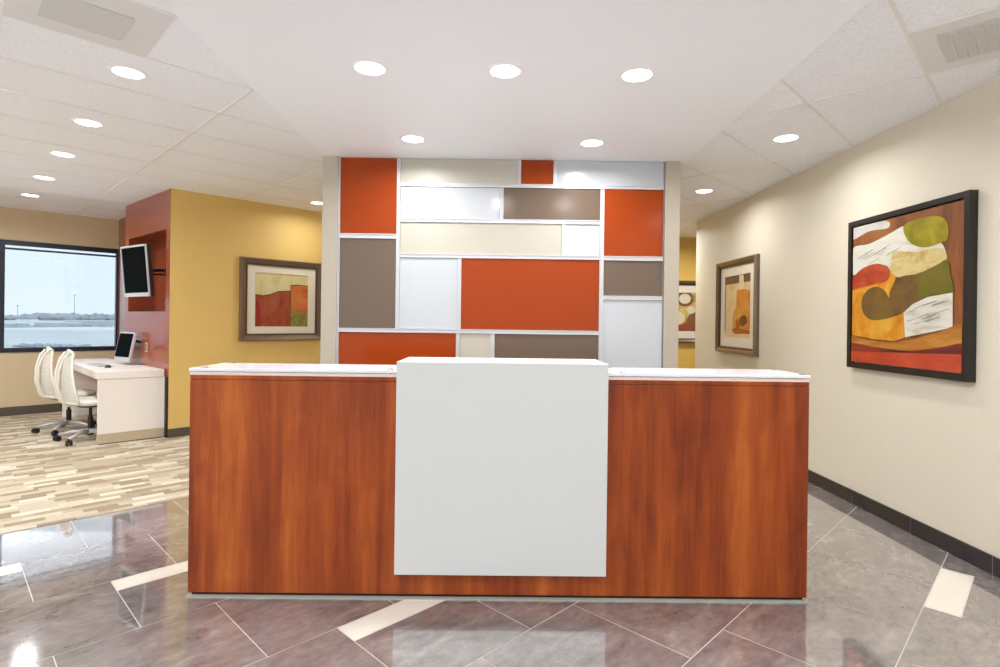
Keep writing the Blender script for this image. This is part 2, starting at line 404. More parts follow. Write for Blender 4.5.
# ------------------------------------------------------------------ partition of coloured panels behind the desk
def partition():
    Y = 4.778
    root = empty('panel_partition', (0, Y, 0), 0, 'large partition wall of orange, taupe, cream and white panels in aluminium rails behind the desk', 'wall panel')
    mb = MB(); mb.box(-1.385, 1.43, .03, .13, 0, ZS - .001); mb.build('core', M['post'], root)
    for a, b, lab in ((-1.502, -1.372, 'taupe end post at the left edge'), (1.418, 1.545, 'taupe end post at the right edge')):
        mb = MB(); mb.box(a, b, -.03, .15, 0, ZS - .001); o = mb.build('end_post', M['post'], root, bevel=.004); tag(o, lab)
    xl, xr = -1.355, 1.410
    P = [ # x0,x1,z0,z1,mat,label
     (xl, -.873, 2.119, 2.768, 'p_orange', 'orange glass panel at the top left'),
     (xl, -.873, 1.312, 2.078, 'p_taupe', 'tall taupe glass panel at the left'),
     (-.843, .155, 2.560, 2.768, 'p_cream', 'cream panel in the top row'),
     (.185, .463, 2.560, 2.768, 'p_orange', 'small orange glass panel in the top row'),
     (.493, xr, 2.560, 2.768, 'p_white', 'white glass panel at the top right'),
     (-.843, .008, 2.257, 2.528, 'p_white', 'white glass panel in the second row'),
     (.038, .867, 2.257, 2.528, 'p_taupe', 'taupe glass panel in the second row'),
     (-.843, .540, 1.955, 2.224, 'p_cream', 'long cream panel in the third row'),
     (.570, .867, 1.955, 2.224, 'p_white', 'small white glass panel in the third row'),
     (.902, xr, 1.955, 2.528, 'p_orange', 'orange glass panel at the right'),
     (-.843, -.343, 1.312, 1.921, 'p_white', 'white glass panel beside the large orange one'),
     (-.315, .867, 1.312, 1.921, 'p_orange', 'large orange glass panel in the centre'),
     (.902, xr, 1.616, 1.918, 'p_taupe', 'small taupe glass panel at the right'),
     (.902, xr, .60, 1.582, 'p_white', 'tall white glass panel at the lower right'),
     (xl, -.353, .98, 1.278, 'p_orange', 'long orange glass panel at the lower left'),
     (-.323, -.058, .98, 1.278, 'p_cream', 'small cream panel in the lower row'),
     (-.023, .867, .98, 1.278, 'p_taupe', 'long taupe glass panel in the lower row'),
     (xl, .10, .60, .946, 'p_white', None), (.13, .867, .60, .946, 'p_cream', None), (xl, .10, .02, .566, 'p_cream', None), (.13, xr, .02, .566, 'p_white', None)]
    for x0, x1, z0, z1, m, lab in P:
        mb = MB(); mb.box(x0 + .001, x1 - .001, -.002, .028, z0 + .001, z1 - .001); o = mb.build('panel', M[m], root, bevel=.0015)
        if lab: tag(o, lab)
    def rail(x0, x1, z0, z1):
        # double lipped extrusion: two thin proud lips and a shallow middle
        mb = MB(); h = x1 - x0 > z1 - z0
        mb.box(x0, x1, -.006, .03, z0, z1)
        if h:
            mb.box(x0, x1, -.014, -.006, z0, z0 + .007); mb.box(x0, x1, -.014, -.006, z1 - .007, z1)
        else:
            mb.box(x0, x0 + .007, -.014, -.006, z0, z1); mb.box(x1 - .007, x1, -.014, -.006, z0, z1)
        mb.build('rail', M['rail'], root)
    V = [(-1.372, xl, .02, 2.768), (-.873, -.843, 1.312, 2.768), (.867, .902, .60, 2.528), (.155, .185, 2.560, 2.768), (.463, .493, 2.560, 2.768),
         (.008, .038, 2.257, 2.528), (.540, .570, 1.955, 2.224), (-.343, -.315, 1.312, 1.921), (-.353, -.323, .98, 1.278), (-.058, -.023, .98, 1.278), (.10, .13, .02, .946), (xr, xr + .008, .02, 2.768)]
    Hh = [(xl, -.873, 2.078, 2.119), (-.843, xr, 2.528, 2.560), (-.843, .867, 2.224, 2.257), (-.843, .867, 1.921, 1.955), (.902, xr, 1.918, 1.955), (.902, xr, 1.582, 1.616),
          (xl, .867, 1.278, 1.312), (xl, .867, .946, .98), (xl, .10, .566, .60), (.13, xr, .566, .60)]
    for r in V + Hh: rail(*r)
partition()

# ------------------------------------------------------------------ reception desk
def reception_desk():
    x0, x1, Y = -1.520, 1.562, 2.775
    root = empty('reception_desk', ((x0 + x1) / 2, Y, 0), 0, 'cherry wood reception desk with white centre panel and glass shelves on the stone floor', 'desk')
    c = (x0 + x1) / 2; a, b = x0 - c, x1 - c
    mb = MB(); mb.box(a, b, 0, .04, .022, 1.077); o = mb.build('front_panel', M['wood'], root, bevel=.0015)
    mb = MB()
    mb.box(a, b, .0, .34, 1.079, 1.100); mb.build('counter_board', M['wood'], root, bevel=.0015)
    mb = MB(); mb.box(a + .01, b - .01, .008, .33, 1.0765, 1.0795); mb.build('shadow_reveal', M['dark'], root)
    for k in (a, b - .04):
        # stepped side: low behind the counter
        mb = MB()
        mb.box(k, k + .04, .04, .34, .022, 1.0765); mb.box(k, k + .04, .34, .80, .022, .74)
        mb.build('side_panel', M['wood'], root, bevel=.0015)
    mb = MB(); mb.box(a + .042, b - .042, .04, .80, .715, .745); mb.build('work_surface', M['white_desk'], root, bevel=.002)
    mb = MB(); mb.box(a + .015, b - .015, .012, .78, .0, .022); mb.build('plinth', M['dark'], root)
    mb = MB(); mb.box(a - .003, b + .003, -.012, .012, .0, .007); mb.build('floor_strip', M['alu'], root)
    # white wrap panel: front slab and the counter slab it folds into
    wl, wr = -.492 - c, .549 - c
    mb = MB()
    mb.prism([(-.038, .135), (-.0005, .135), (-.0005, 1.140), (.335, 1.140), (.335, 1.180), (-.038, 1.180)], wl, wr)
    mb.v = [(z, x, y) for x, y, z in mb.v]
    o = mb.build('white_panel', M['white_lam'], root, bevel=.002); tag(o, 'white panel folding over the counter in the centre')
    mb = MB(); mb.box(wl + .01, wr - .01, .02, .32, 1.1005, 1.1395); mb.build('riser', M['gap_pink'], root)
    for g0, g1, lab in ((a - .003, wl - .004, 'glass shelf on the left half of the counter'), (wr + .004, b + .003, 'glass shelf on the right half of the counter')):
        mb = MB(); mb.box(g0 + .003, g1 - .003, -.001, .338, 1.1003, 1.1165); mb.build('gap_reflection', M['gap_pink'], root)  # pinkish reflection under the glass, built as a solid pale slab
        mb = MB(); mb.box(g0, g1, -.006, .345, 1.119, 1.134); o = mb.build('glass_shelf', M['frost'], root, bevel=.002); tag(o, lab)
        for x in (g0 + .075, g1 - .035):
            for y in (.012, .30):
                mb = MB(); mb.lathe([(0, 1.1166), (.011, 1.1166), (.011, 1.1188), (0, 1.1189)], 20, 0, x, y)
                mb.lathe([(.0, 1.1343), (.013, 1.1343), (.013, 1.138), (.010, 1.140), (0, 1.140)], 20, 0, x, y); mb.build('standoff', M['chrome'], o, smooth=False)
reception_desk()

# ------------------------------------------------------------------ pictures
def spline(pts, n=6):
    out = []; k = len(pts)
    for i in range(k):
        p0, p1, p2, p3 = (Vector(pts[(i + j - 1) % k]) for j in range(4))
        for s in range(n):
            t = s / n
            out.append(.5 * ((2*p1) + (p2 - p0)*t + (2*p0 - 5*p1 + 4*p2 - p3)*t*t + (3*p1 - p0 - 3*p2 + p3)*t**3))
    return [(max(0, min(1, p.x)), max(0, min(1, p.y))) for p in out]
def paint(name, c1, c2, c3=None, sx=3, sy=3, sharp=(.35, .65)):
    c1, c2, c3 = (None if c is None else tuple(x * .9 for x in c) for c in (c1, c2, c3))
    m = bpy.data.materials.new(name); m.use_nodes = True; nt = m.node_tree; b = nt.nodes['Principled BSDF']
    tc = nt.nodes.new('ShaderNodeTexCoord'); mp = nt.nodes.new('ShaderNodeMapping'); mp.inputs['Scale'].default_value = (sx, 1, sy)
    nt.links.new(tc.outputs['Object'], mp.inputs['Vector'])
    n = nt.nodes.new('ShaderNodeTexNoise'); n.inputs['Scale'].default_value = 1; n.inputs['Detail'].default_value = 7; n.inputs['Roughness'].default_value = .65; n.inputs['Distortion'].default_value = .6
    nt.links.new(mp.outputs[0], n.inputs['Vector'])
    st = [(sharp[0], c1), (sharp[1], c2)] if c3 is None else [(sharp[0], c1), ((sharp[0]+sharp[1])/2, c2), (sharp[1], c3)]
    r = ramp(nt, st); nt.links.new(n.outputs['Fac'], r.inputs[0]); nt.links.new(r.outputs[0], b.inputs['Base Color'])
    b.inputs['Roughness'].default_value = .45
    return m
def art_mesh(root, x0, x1, z0, z1, y, base, shapes, name='artwork'):
    mats = [base]; mb = MB()
    mb.face([(x0, y, z0), (x1, y, z0), (x1, y, z1), (x0, y, z1)], 0)
    for k, (pts, m, sm) in enumerate(shapes):
        if m not in mats: mats.append(m)
        pp = spline(pts) if sm else [(max(0, min(1, a)), max(0, min(1, b))) for a, b in pts]
        yy = y - .0005 * (k + 1)
        qv = []
        for u, v in pp:
            t = (x0 + u * (x1 - x0), yy, z0 + v * (z1 - z0))
            if not qv or (Vector(t) - Vector(qv[-1])).length > 1e-4: qv.append(t)
        if (Vector(qv[0]) - Vector(qv[-1])).length < 1e-4: qv.pop()
        mb.face(qv, mats.index(m))
    o = mb.build(name, mats, root, fixn=False)
    bm = bmesh.new(); bm.from_mesh(o.data); bmesh.ops.triangulate(bm, faces=bm.faces, ngon_method='EAR_CLIP'); bm.to_mesh(o.data); bm.free()
    return o

def big_picture():
    Y0, Y1 = 4.345, 3.236; W = Y0 - Y1; Hh = 1.125; zb = 1.063
    root = empty('framed_canvas', (2.7915, (Y0 + Y1) / 2, zb), -math.pi / 2 + .0105, 'large square abstract canvas in a thick black frame on the right wall', 'picture')
    MB().rings([(0, 0), (0, .052), (.038, .052), (.038, .010), (.02, 0)], W, Hh).build('frame', M['black_frame'], root, bevel=.0015)
    x0, x1 = -W/2 + .047, W/2 - .047; z0, z1 = .047, Hh - .047
    mb = MB(); mb.box(x0, x1, -.040, -.001, z0, z1); mb.build('canvas', M['bronze_dark'], root)
    rust = paint('rust paint', (112, 62, 24), (150, 88, 40), (172, 108, 50), 4, 1.5)
    wh = paint('scratched white paint', (196, 190, 160), (236, 232, 214), (242, 240, 230), 3, 16, (.3, .6))
    och = paint('ochre wash', (206, 170, 84), (232, 214, 150), (216, 176, 90), 4, 8)
    lime = paint('lime paint', (140, 130, 8), (172, 158, 18), (190, 174, 36), 5, 5)
    red = paint('red paint', (160, 44, 24), (196, 72, 40), (214, 100, 50), 5, 8)
    orn = paint('amber paint', (214, 120, 20), (232, 160, 40), (240, 184, 70), 6, 4)
    olive = paint('olive brown paint', (88, 58, 30), (120, 88, 42), (132, 104, 40), 4, 4)
    grn = paint('green paint', (84, 86, 14), (112, 110, 24), (128, 114, 34), 4, 4)
    band = paint('burnt orange paint', (158, 88, 24), (194, 126, 44), (212, 150, 66), 2, 12)
    mar = paint('maroon paint', (70, 24, 26), (120, 40, 34), (160, 56, 36), 2, 10)
    rl = paint('vermilion paint', (176, 52, 30), (206, 76, 44), (214, 98, 60), 2, 8)
    pink = paint('grey white paint', (206, 196, 184), (232, 226, 220), None, 4, 6)
    ink = mat('ink stroke', (70, 62, 50), .6)
    yel = paint('lemon wash', (226, 200, 90), (236, 220, 140), None, 4, 4)
    SH = [([(-.013,1.004),(.144,1.012),(.366,.988),(.367,.94),(.18,.948),(-.011,.915)], pink, True),
     ([(-.01,.843),(.181,.857),(.374,.895),(.526,.927),(.544,.848),(.619,.79),(.711,.763),(.833,.775),(.877,.666),(.787,.637),(.636,.601),(.454,.6),(.347,.687),(.151,.693),(-.006,.651)], wh, True),
     ([(.436,.77),(.62,.745),(.833,.745),(.877,.666),(.787,.637),(.636,.601),(.454,.6),(.400,.642),(.412,.70)], och, True),
     ([(.52,.924),(.603,.951),(.733,.951),(.83,.932),(.883,.881),(.884,.796),(.833,.775),(.711,.763),(.611,.791),(.544,.848)], lime, True),
     ([(.34,.679),(.46,.595),(.40,.50),(.388,.445),(.542,.36),(.55,.195),(.447,.166),(.228,.174),(.055,.192),(0,.198),(0,.56),(.2,.60)], orn, False),
     ([(-.03,.596),(.099,.682),(.251,.706),(.353,.68),(.400,.634),(.375,.578),(.286,.565),(.153,.551),(-.03,.536)], red, True),
     ([(.25+.145*math.cos(i*math.pi/6), .425+.118*math.sin(i*math.pi/6)) for i in range(12)], olive, True),
     ([(.375,.430),(.405,.48),(.43,.54),(.46,.59),(.54,.60),(.636,.601),(.71,.615),(.787,.637),(.886,.67),(.905,.60),(.92,.53),(.93,.469),(.86,.470),(.79,.463),(.73,.450),(.665,.429),(.61,.405),(.558,.381),(.516,.35),(.45,.333),(.385,.32),(.32,.311),(.25,.307),(.25,.40)], olive, False),
     ([(.713,.615),(.8,.636),(.886,.668),(.91,.578),(.93,.469),(.79,.463),(.678,.454),(.663,.539)], grn, True),
     ([(.536,.356),(.612,.41),(.741,.451),(.93,.469),(.933,.265),(.794,.237),(.55,.195)], wh, False),
     ([(.004,.19),(.261,.159),(.534,.169),(.794,.225),(1.007,.284),(1.009,.169),(.844,.143),(.59,.11),(.295,.116),(.005,.131)], band, True),
     ([(.005,.136),(.295,.116),(.59,.11),(.844,.143),(1.009,.172),(1.01,.107),(.722,.095),(.389,.086),(.006,.071)], mar, True),
     ([(-.01,.075),(.389,.088),(.722,.097),(1.01,.109),(1.012,-.02),(-.01,-.02)], rl, False)]
    rnd = random.Random(3)
    for k in range(14):   # thin dry brush strokes on the pale shapes
        u = .05 + rnd.random() * .40; v = .70 + .13 * rnd.random() * (.5 + u) ; l = .05 + .09 * rnd.random()
        SH.append(([(u, v), (u + l, v + l * .28), (u + l, v + l * .28 + .002), (u, v + .0025)], ink if k % 2 else olive, False))
    for k in range(16):
        u = .58 + rnd.random() * .22; v = .27 + .14 * rnd.random(); l = .05 + .08 * rnd.random()
        SH.append(([(u, v), (u + l, v + l * .25), (u + l, v + l * .25 + .002), (u, v + .003)], ink, False))
    art_mesh(root, x0 + .001, x1 - .001, z0 + .001, z1 - .001, -.0405, rust, SH)
big_picture()

def matted_picture(loc, rotz, W, Hh, label, art, ins_mat=.075, ins_art=.19, art_h=None, depth=.055):
    root = empty('framed_print', loc, rotz, label, 'picture')
    MB().rings([(0, 0), (0, depth * .6), (.012, depth), (.03, depth * .92), (ins_mat - .012, depth * .6), (ins_mat, depth * .6), (ins_mat, .006), (.02, 0)], W, Hh).build('frame', M['bronze'], root)
    MB().rings([(ins_mat - .014, depth * .62), (ins_mat - .014, depth * .68), (ins_mat + .006, depth * .5), (ins_mat + .006, .012), (ins_mat - .005, .012)], W, Hh).build('frame_lip', M['bronze_dark'], root)
    ia, ih = ins_art
    mb = MB()
    x0, x1, z0, z1 = -W/2 + ins_mat - .003, W/2 - ins_mat + .003, ins_mat - .003, Hh - ins_mat + .003
    ax0, ax1, az0, az1 = -W/2 + ia, W/2 - ia, ih, Hh - ih
    mb.box(x0, x1, -.016, -.008, z0, az0); mb.box(x0, x1, -.016, -.008, az1, z1); mb.box(x0, ax0, -.016, -.008, az0, az1); mb.box(ax1, x1, -.016, -.008, az0, az1)
    mb.build('mat_board', M['mat_board'], root)
    base, shapes = art()
    art_mesh(root, ax0, ax1, az0, az1, -.0085, base, shapes)
    return root
def art_field():
    cream = paint('pale straw paint', (222, 200, 128), (238, 222, 160), (240, 228, 180), 8, 5)
    red = paint('brick red paint', (146, 50, 24), (176, 76, 40), (186, 96, 56), 7, 3)
    orn = paint('tangerine paint', (196, 84, 20), (220, 116, 44), (226, 134, 62), 5, 5)
    grn = paint('moss paint', (120, 118, 36), (156, 146, 54), (190, 140, 60), 6, 6)
    brn = mat('brown line', (88, 56, 30), .6)
    return cream, [([(0,0),(0,.585),(.15,.57),(.28,.60),(.42,.66),(.55,.675),(.655,.68),(.655,0)], red, False), ([(.655,0),(.655,.78),(.80,.80),(1,.785),(1,0)], orn, False),
        ([(.655,0),(.655,.36),(.78,.30),(1,.26),(1,0)], grn, False), ([(0,.575),(0,.597),(.15,.582),(.28,.612),(.42,.672),(.655,.692),(.655,.675),(.42,.655),(.28,.595),(.15,.565)], brn, False),
        ([(.65,0),(.65,.78),(.662,.78),(.662,0)], brn, False), ([(.655,.775),(.655,.80),(.80,.815),(1,.80),(1,.785),(.80,.80)], brn, False), ([(0,0),(0,.3),(.05,.5),(.10,.2),(.09,0)], mat('crimson', (150, 34, 20), .6), True)]
def art_vase():
    pale = paint('parchment paint', (226, 196, 130), (238, 216, 160), (236, 206, 180), 5, 5)
    pur = paint('plum brown paint', (104, 64, 48), (134, 88, 62), None, 5, 5)
    orn = paint('orange vase paint', (206, 112, 36), (226, 142, 52), (232, 170, 80), 5, 5)
    ora = paint('deep orange paint', (170, 82, 30), (206, 116, 50), None, 5, 5)
    dk = paint('dark umber', (90, 56, 30), (120, 80, 44), None, 8, 8)
    vi = paint('mauve', (150, 116, 104), (190, 150, 130), None, 6, 6)
    return pale, [([(-.02,1.02),(1.02,1.02),(1.02,.87),(-.02,.87)], pur, False), ([(.566,1.0),(.728,1.0),(.756,.747),(.573,.757)], paint('pale lemon', (240, 222, 160), (244, 230, 180), None), False),
        ([(0,.87),(.05,.87),(.05,.1),(0,.1)], vi, False), ([(.482,.762),(.756,.763),(.966,.735),(1.003,.157),(.703,.087),(.401,.114),(.341,.286),(.468,.456)], orn, False),
        ([(.353,.39),(.581,.488),(.697,.286),(.592,.084),(.362,.114)], paint('gold', (222, 156, 60), (236, 180, 84), None), True), ([(.623,.319),(.803,.351),(.876,.253),(.736,.186),(.603,.219)], dk, True),
        ([(.45,.25),(.55,.30),(.62,.16),(.5,.12)], ora, True), ([(-.02,.107),(.441,.081),(1.02,.125),(1.02,-.02),(-.02,-.02)], pale, False), ([(.3,.13),(.45,.16),(1,.12),(1,.07),(.44,.06)], ora, False)]
def art_rings():
    base = paint('amber ground', (196, 140, 50), (226, 190, 110), (236, 210, 140), 4, 4)
    def circ(cx, cy, rx, ry, n=12): return [(cx + rx*math.cos(2*math.pi*i/n), cy + ry*math.sin(2*math.pi*i/n)) for i in range(n)]
    br = paint('umber ring', (120, 80, 40), (150, 106, 60), None); cr = paint('cream disc', (238, 220, 180), (244, 232, 200), None); ol = paint('olive disc', (160, 150, 40), (180, 168, 60), None)
    rd = paint('sienna', (150, 70, 30), (180, 96, 44), None)
    return base, [([(0,0),(1,0),(1,.18),(.6,.26),(.3,.16),(0,.3)], rd, True), (circ(.45,.84,.22,.2), br, True), (circ(.45,.84,.14,.13), cr, True), (circ(.80,.86,.16,.14), ol, True), (circ(.30,.34,.16,.16), cr, True),
        (circ(.72,.24,.22,.26), br, True), (circ(.74,.22,.12,.16), rd, True), (circ(.15,.70,.12,.12), ol, True), (circ(.92,.5,.14,.14), cr, True), (circ(.6,.55,.1,.1), cr, True)]
cm = pq(3.178, 7.1695)
matted_picture((cm.x, cm.y, 1.098), R45, 1.087, 1.048, 'bronze framed landscape print with cream mat on the mustard wall', art_field, .085, (.193, .182))
matted_picture((2.764, 6.40, 1.045), -math.pi/2 + .0105, 1.03, 1.09, 'bronze framed print of an orange vase on the right wall beyond the black framed canvas', art_vase, .07, (.175, .185))
matted_picture((3.09, 9.0995, 1.066), 0, 1.0, 1.02, 'framed print of circles on the gold wall seen through the gap right of the partition', art_rings, .072, (.16, .195), depth=.05)

# ------------------------------------------------------------------ television in the niche
def television():
    cx, cy, cz = -4.27, 6.595, 1.92
    ang = math.atan2(-.4, .6)
    root = empty('television', (cx, cy, cz - .30), ang, 'black flat screen television with silver bezel tilted out of the terracotta niche', 'television')
    tilt = math.radians(5)
    Rm = Matrix.Translation((0, 0, .30)) @ Matrix.Rotation(tilt, 4, 'X')
    W, Hh = .62, .60
    mb = MB(); mb.box(-W/2, W/2, .006, .05, -Hh/2, Hh/2, M=Rm); mb.build('back_shell', M['black_plastic'], root, bevel=.006)
    mb = MB()
    for a in ((-W/2, -W/2 + .014, -Hh/2, Hh/2), (W/2 - .014, W/2, -Hh/2, Hh/2), (-W/2 + .022, W/2 - .022, -Hh/2, -Hh/2 + .045), (-W/2 + .022, W/2 - .022, Hh/2 - .022, Hh/2)):
        mb.box(a[0], a[1], -.012, .006, a[2], a[3], M=Rm)
    mb.build('bezel', M['silver'], root, bevel=.002)
    mb = MB(); mb.box(-W/2 + .022, W/2 - .022, -.003, .005, -Hh/2 + .045, Hh/2 - .022, M=Rm); mb.build('screen', M['screen'], root)
    # arm back to the niche wall
    inv = Matrix.Rotation(-ang, 3, 'Z')
    nb = pq(1.83 + .27, 7.66); nb.z = cz + .02
    loc = inv @ (nb - Vector((cx, cy, 0))); loc.z = .32
    mb = MB(); e = Vector((.20, .26, .32))
    mb.box(-.10, .10, .05, .075, -.10, .10, M=Rm)
    mb.tube([(0, .07, .31), (.10, .16, .32), e], .018, 8); mb.tube([(0, .07, .27), (.10, .16, .27), (e.x, e.y, .27)], .012, 8)
    mb.tube([e, loc], .018, 8); mb.tube([(e.x, e.y, .24), (e.x, e.y, .37)], .024, 10)
    mb.build('wall_arm', M['black_plastic'], root, bevel=0)
    mb = MB(); a2 = ANG - ang
    Mp = Matrix.Translation(loc) @ Matrix.Rotation(a2, 4, 'Z')
    mb.box(-.05, .05, -.012, .008, -.13, .13, M=Mp); mb.build('wall_plate', M['black_plastic'], root, bevel=.003)
television()

# ------------------------------------------------------------------ work desk, computer, keyboard, mouse, outlet
def work_desk():
    root = empty('work_desk', pq(1.22, 7.25), R45, 'long white work desk with end panels against the terracotta wall', 'desk')
    # local x = out from aisle to wall, y = along the wall
    mb = MB(); mb.box(0, .475, 0, 2.40, .705, .785); 
    mb = MB(); mb.prism([(0, 0), (.630, 0), (.548, 1.48), (.525, 1.50), (.525, 2.40), (0, 2.40)], .705, .785); mb.build('desktop', M['white_desk'], root, bevel=.004)
    mb = MB(); mb.box(.006, .636, .008, .05, .115, .7035); mb.build('end_panel', M['white_desk'], root, bevel=.002)
    for e in ((.006, .03), (.62, .634)):
        mb = MB(); mb.box(*e, 0.002, .008, .115, .700); mb.build('panel_edge', M['white_desk'], root)
    mb = MB(); mb.box(.002, .636, .0, .052, .012, .1145); mb.build('kick_strip', M['kick'], root, bevel=.002)
    mb = MB(); mb.box(.02, .62, .008, .045, .0, .012); mb.build('foot', M['dark'], root)
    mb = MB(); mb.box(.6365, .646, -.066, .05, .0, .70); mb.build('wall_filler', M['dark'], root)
    mb = MB(); mb.box(.006, .50, 2.35, 2.39, .0, .7035); mb.build('end_panel', M['white_desk'], root, bevel=.002)
work_desk()

def computer():
    cx, cy = -4.655, 6.99; ang = math.atan2(-.55, .83)
    root = empty('computer', (cx, cy, .785), ang, 'all in one computer with black screen and silver rim on the white work desk', 'computer')
    Rm = Matrix.Translation((0, 0, .225)) @ Matrix.Rotation(math.radians(-11), 4, 'X')
    W, Hh = .40, .37
    mb = MB(); mb.box(-W/2, W/2, .0, .03, -Hh/2, Hh/2, M=Rm); mb.build('case', M['silver'], root, bevel=.004)
    mb = MB(); mb.box(-W/2 + .02, W/2 - .02, -.004, .001, -Hh/2 + .055, Hh/2 - .02, M=Rm); mb.build('screen', M['screen'], root)
    mb = MB(); mb.tube([(.02, .04, .27), (.08, .12, .29), (.15, .16, .25), (.17, .17, .14), (.17, .17, .012)], .018, 10); mb.build('arm', M['black_plastic'], root, smooth=True)
    mb = MB(); mb.lathe([(0, .001), (.055, .001), (.055, .010), (.03, .014), (0, .014)], 20, 0, .17, .17); mb.build('arm_base', M['black_plastic'], root)
computer()
def keyboard():
    c = pq(1.40, 8.20, .785); ang = -R45 + .1
    root = empty('keyboard', c, ang, 'flat silver grey keyboard lying on the white work desk', 'keyboard')
    mb = MB(); mb.box(-.22, .22, -.075, .075, .0005, .012); root = mb.build('case', M['silver'], root, bevel=.003)
    for r in range(5):
        mb = MB()
        for k in range(14): mb.box(-.205 + k * .0295, -.205 + k * .0295 + .025, -.065 + r * .026, -.065 + r * .026 + .021, .012, .017)
        mb.build('key_row', M['chair_grey'], root)
    c = pq(1.42, 7.86, .785)
    r2 = empty('computer_mouse', c, ang, 'small dark computer mouse beside the keyboard on the white work desk', 'mouse')
    mb = MB(); prof = []
    n = 12
    for i in range(7):
        a = i / 6 * math.pi / 2; rr = math.cos(a); z = math.sin(a) * .03
        prof.append((rr, z))
    i0 = 0
    for rr, z in prof:
        for j in range(n):
            w = 2*math.pi*j/n; mb.v.append((.055 * rr * math.cos(w) , .032 * rr * math.sin(w), z + .0005))
    for k in range(6):
        for j in range(n): mb.f.append((k*n + j, k*n + (j+1) % n, (k+1)*n + (j+1) % n, (k+1)*n + j)); mb.m.append(0)
    mb.f.append(tuple(reversed(range(n)))); mb.m.append(0)
    mb.build('shell', M['black_plastic'], r2, smooth=True)
    mb = MB(); mb.box(-.035, -.015, -.004, .004, .026, .033); mb.build('wheel', M['chair_grey'], r2)
keyboard()
def outlet():
    # on the terracotta wall above the desk
    x = LN * .32; c = Matrix.Rotation(ANG, 3, 'Z') @ Vector((x + .35, -.0005, 0)) + B_
    root = empty('wall_outlet', (c.x, c.y, 1.01), ANG, 'small grey wall outlet above the white work desk on the terracotta wall', 'outlet')
    mb = MB(); mb.box(-.038, .038, -.008, 0, -.06, .06); root = mb.build('cover_plate', M['kick'], root, bevel=.003)
    mb = MB(); mb.box(-.018, .018, -.011, -.008, .008, .038); mb.box(-.018, .018, -.011, -.008, -.038, -.008); mb.build('socket', M['black_plastic'], root)
outlet()

# ------------------------------------------------------------------ task chairs
def chair(loc, rz, label, group, star):
    # faces +x
    root = empty('task_chair', loc, rz, label, 'chair', group)
    # seat: rounded cushion
    def sup(rx, ry, n=28, e=2.6):
        return [(rx * math.copysign(abs(math.cos(2*math.pi*i/n))**(2/e), math.cos(2*math.pi*i/n)), ry * math.copysign(abs(math.sin(2*math.pi*i/n))**(2/e), math.sin(2*math.pi*i/n))) for i in range(n)]
    mb = MB(); n = 28; layers = [(.90, .405), (1.0, .42), (1.0, .445), (.93, .462), (.5, .466), (.0, .462)]
    for s, z in layers:
        for x, y in sup(.235, .245): mb.v.append((x * s + .02, y * s, z + .012 * ((x*s/.235)**4)))
    for k in range(len(layers) - 1):
        for j in range(n): mb.f.append((k*n+j, k*n+(j+1) % n, (k+1)*n+(j+1) % n, (k+1)*n+j)); mb.m.append(0)
    mb.f.append(tuple(reversed(range(n)))); mb.m.append(0)
    mb.build('seat', M['chair_white'], root, smooth=True)
    mb = MB(); mb.lathe([(0, .372), (.10, .372), (.13, .385), (.14, .404), (0, .404)], 20); mb.build('seat_mechanism', M['black_plastic'], root)
    # back net: wide at the seat, narrow at the crown, leaning back
    NU, NV = 16, 22; mb = MB()
    def bp(u, v):
        wdt = .235 * (1 - .10 * v - .56 * max(0, v - .2) ** 1.2 / (.8 ** 1.2))
        x = -.225 + .02 * v - .035 * math.sin(v * math.pi) + .06 * (u * u) * (1 - v * .6)
        z = .44 + .53 * v + .03 * (1 - u * u) * v
        return (x, u * wdt, z)
    for j in range(NV + 1):
        for i in range(NU + 1): mb.v.append(bp(-1 + 2*i/NU, j/NV))
    for j in range(NV):
        for i in range(NU):
            a = j*(NU+1) + i; mb.f.append((a, a+1, a+NU+2, a+NU+1)); mb.m.append(0)
    o = mb.build('back_net', M['chair_white'], root, fixn=False)
    w = o.modifiers.new('net', 'WIREFRAME'); w.thickness = .012; w.use_even_offset = False
    mb = MB()
    for s in (-1, 1): mb.tube([bp(s, j/12) for j in range(13)], [.013] * 13, 8)
    mb.tube([bp(-1 + i/6, 1) for i in range(13)], .017, 8); mb.tube([bp(-1 + i/6, 0) for i in range(13)], .013, 8)
    mb.build('back_frame', M['chair_white'], root, smooth=True)
    mb = MB()
    for s in (-1, 1): mb.tube([(-.07, 0, .40), (-.20, s*.02, .41), (-.265, s*.03, .46), (-.305, s*.04, .62), (-.300, s*.05, .78), (-.262, s*.06, .92), (-.215, s*.07, .985)], [.02, .02, .019, .017, .015, .013, .012], 8)
    mb.build('back_tower', M['chair_white'], root, smooth=True)
    mb = MB(); mb.tube([(0, 0, .12), (0, 0, .26)], .026, 16); mb.tube([(0, 0, .25), (0, 0, .375)], .016, 12); mb.build('gas_column', M['black_plastic'], root, smooth=False)
    mb = MB(); mb.lathe([(0, .075), (.045, .078), (.05, .10), (.035, .13), (0, .13)], 20)
    ends = []
    for k in range(5):
        a = math.radians(star + 72 * k) - rz + R45; c, s = math.cos(a), math.sin(a)
        mb.tube([(.03*c, .03*s, .105), (.17*c, .17*s, .098), (.30*c, .30*s, .070)], [.024, .02, .014], 8); ends.append((a, .30*c, .30*s))
    sb = mb.build('star_base', M['chair_grey'], root, smooth=True)
    for a, x, y in ends:
        mb = MB(); d = a + .9; ax = Vector((-math.sin(d), math.cos(d), 0)); cc = Vector((x, y, .031)) + Vector((math.cos(d), math.sin(d), 0)) * .012
        mb.tube([cc - ax * .027, cc - ax * .008], .030, 14); mb.tube([cc + ax * .008, cc + ax * .027], .030, 14); mb.tube([(x, y, .03), (x, y, .075)], .008, 8)
        mb.build('caster', M['black_plastic'], sb, smooth=False)
    return root
ca = pq(1.22, 7.62); cb = pq(1.13, 8.38)
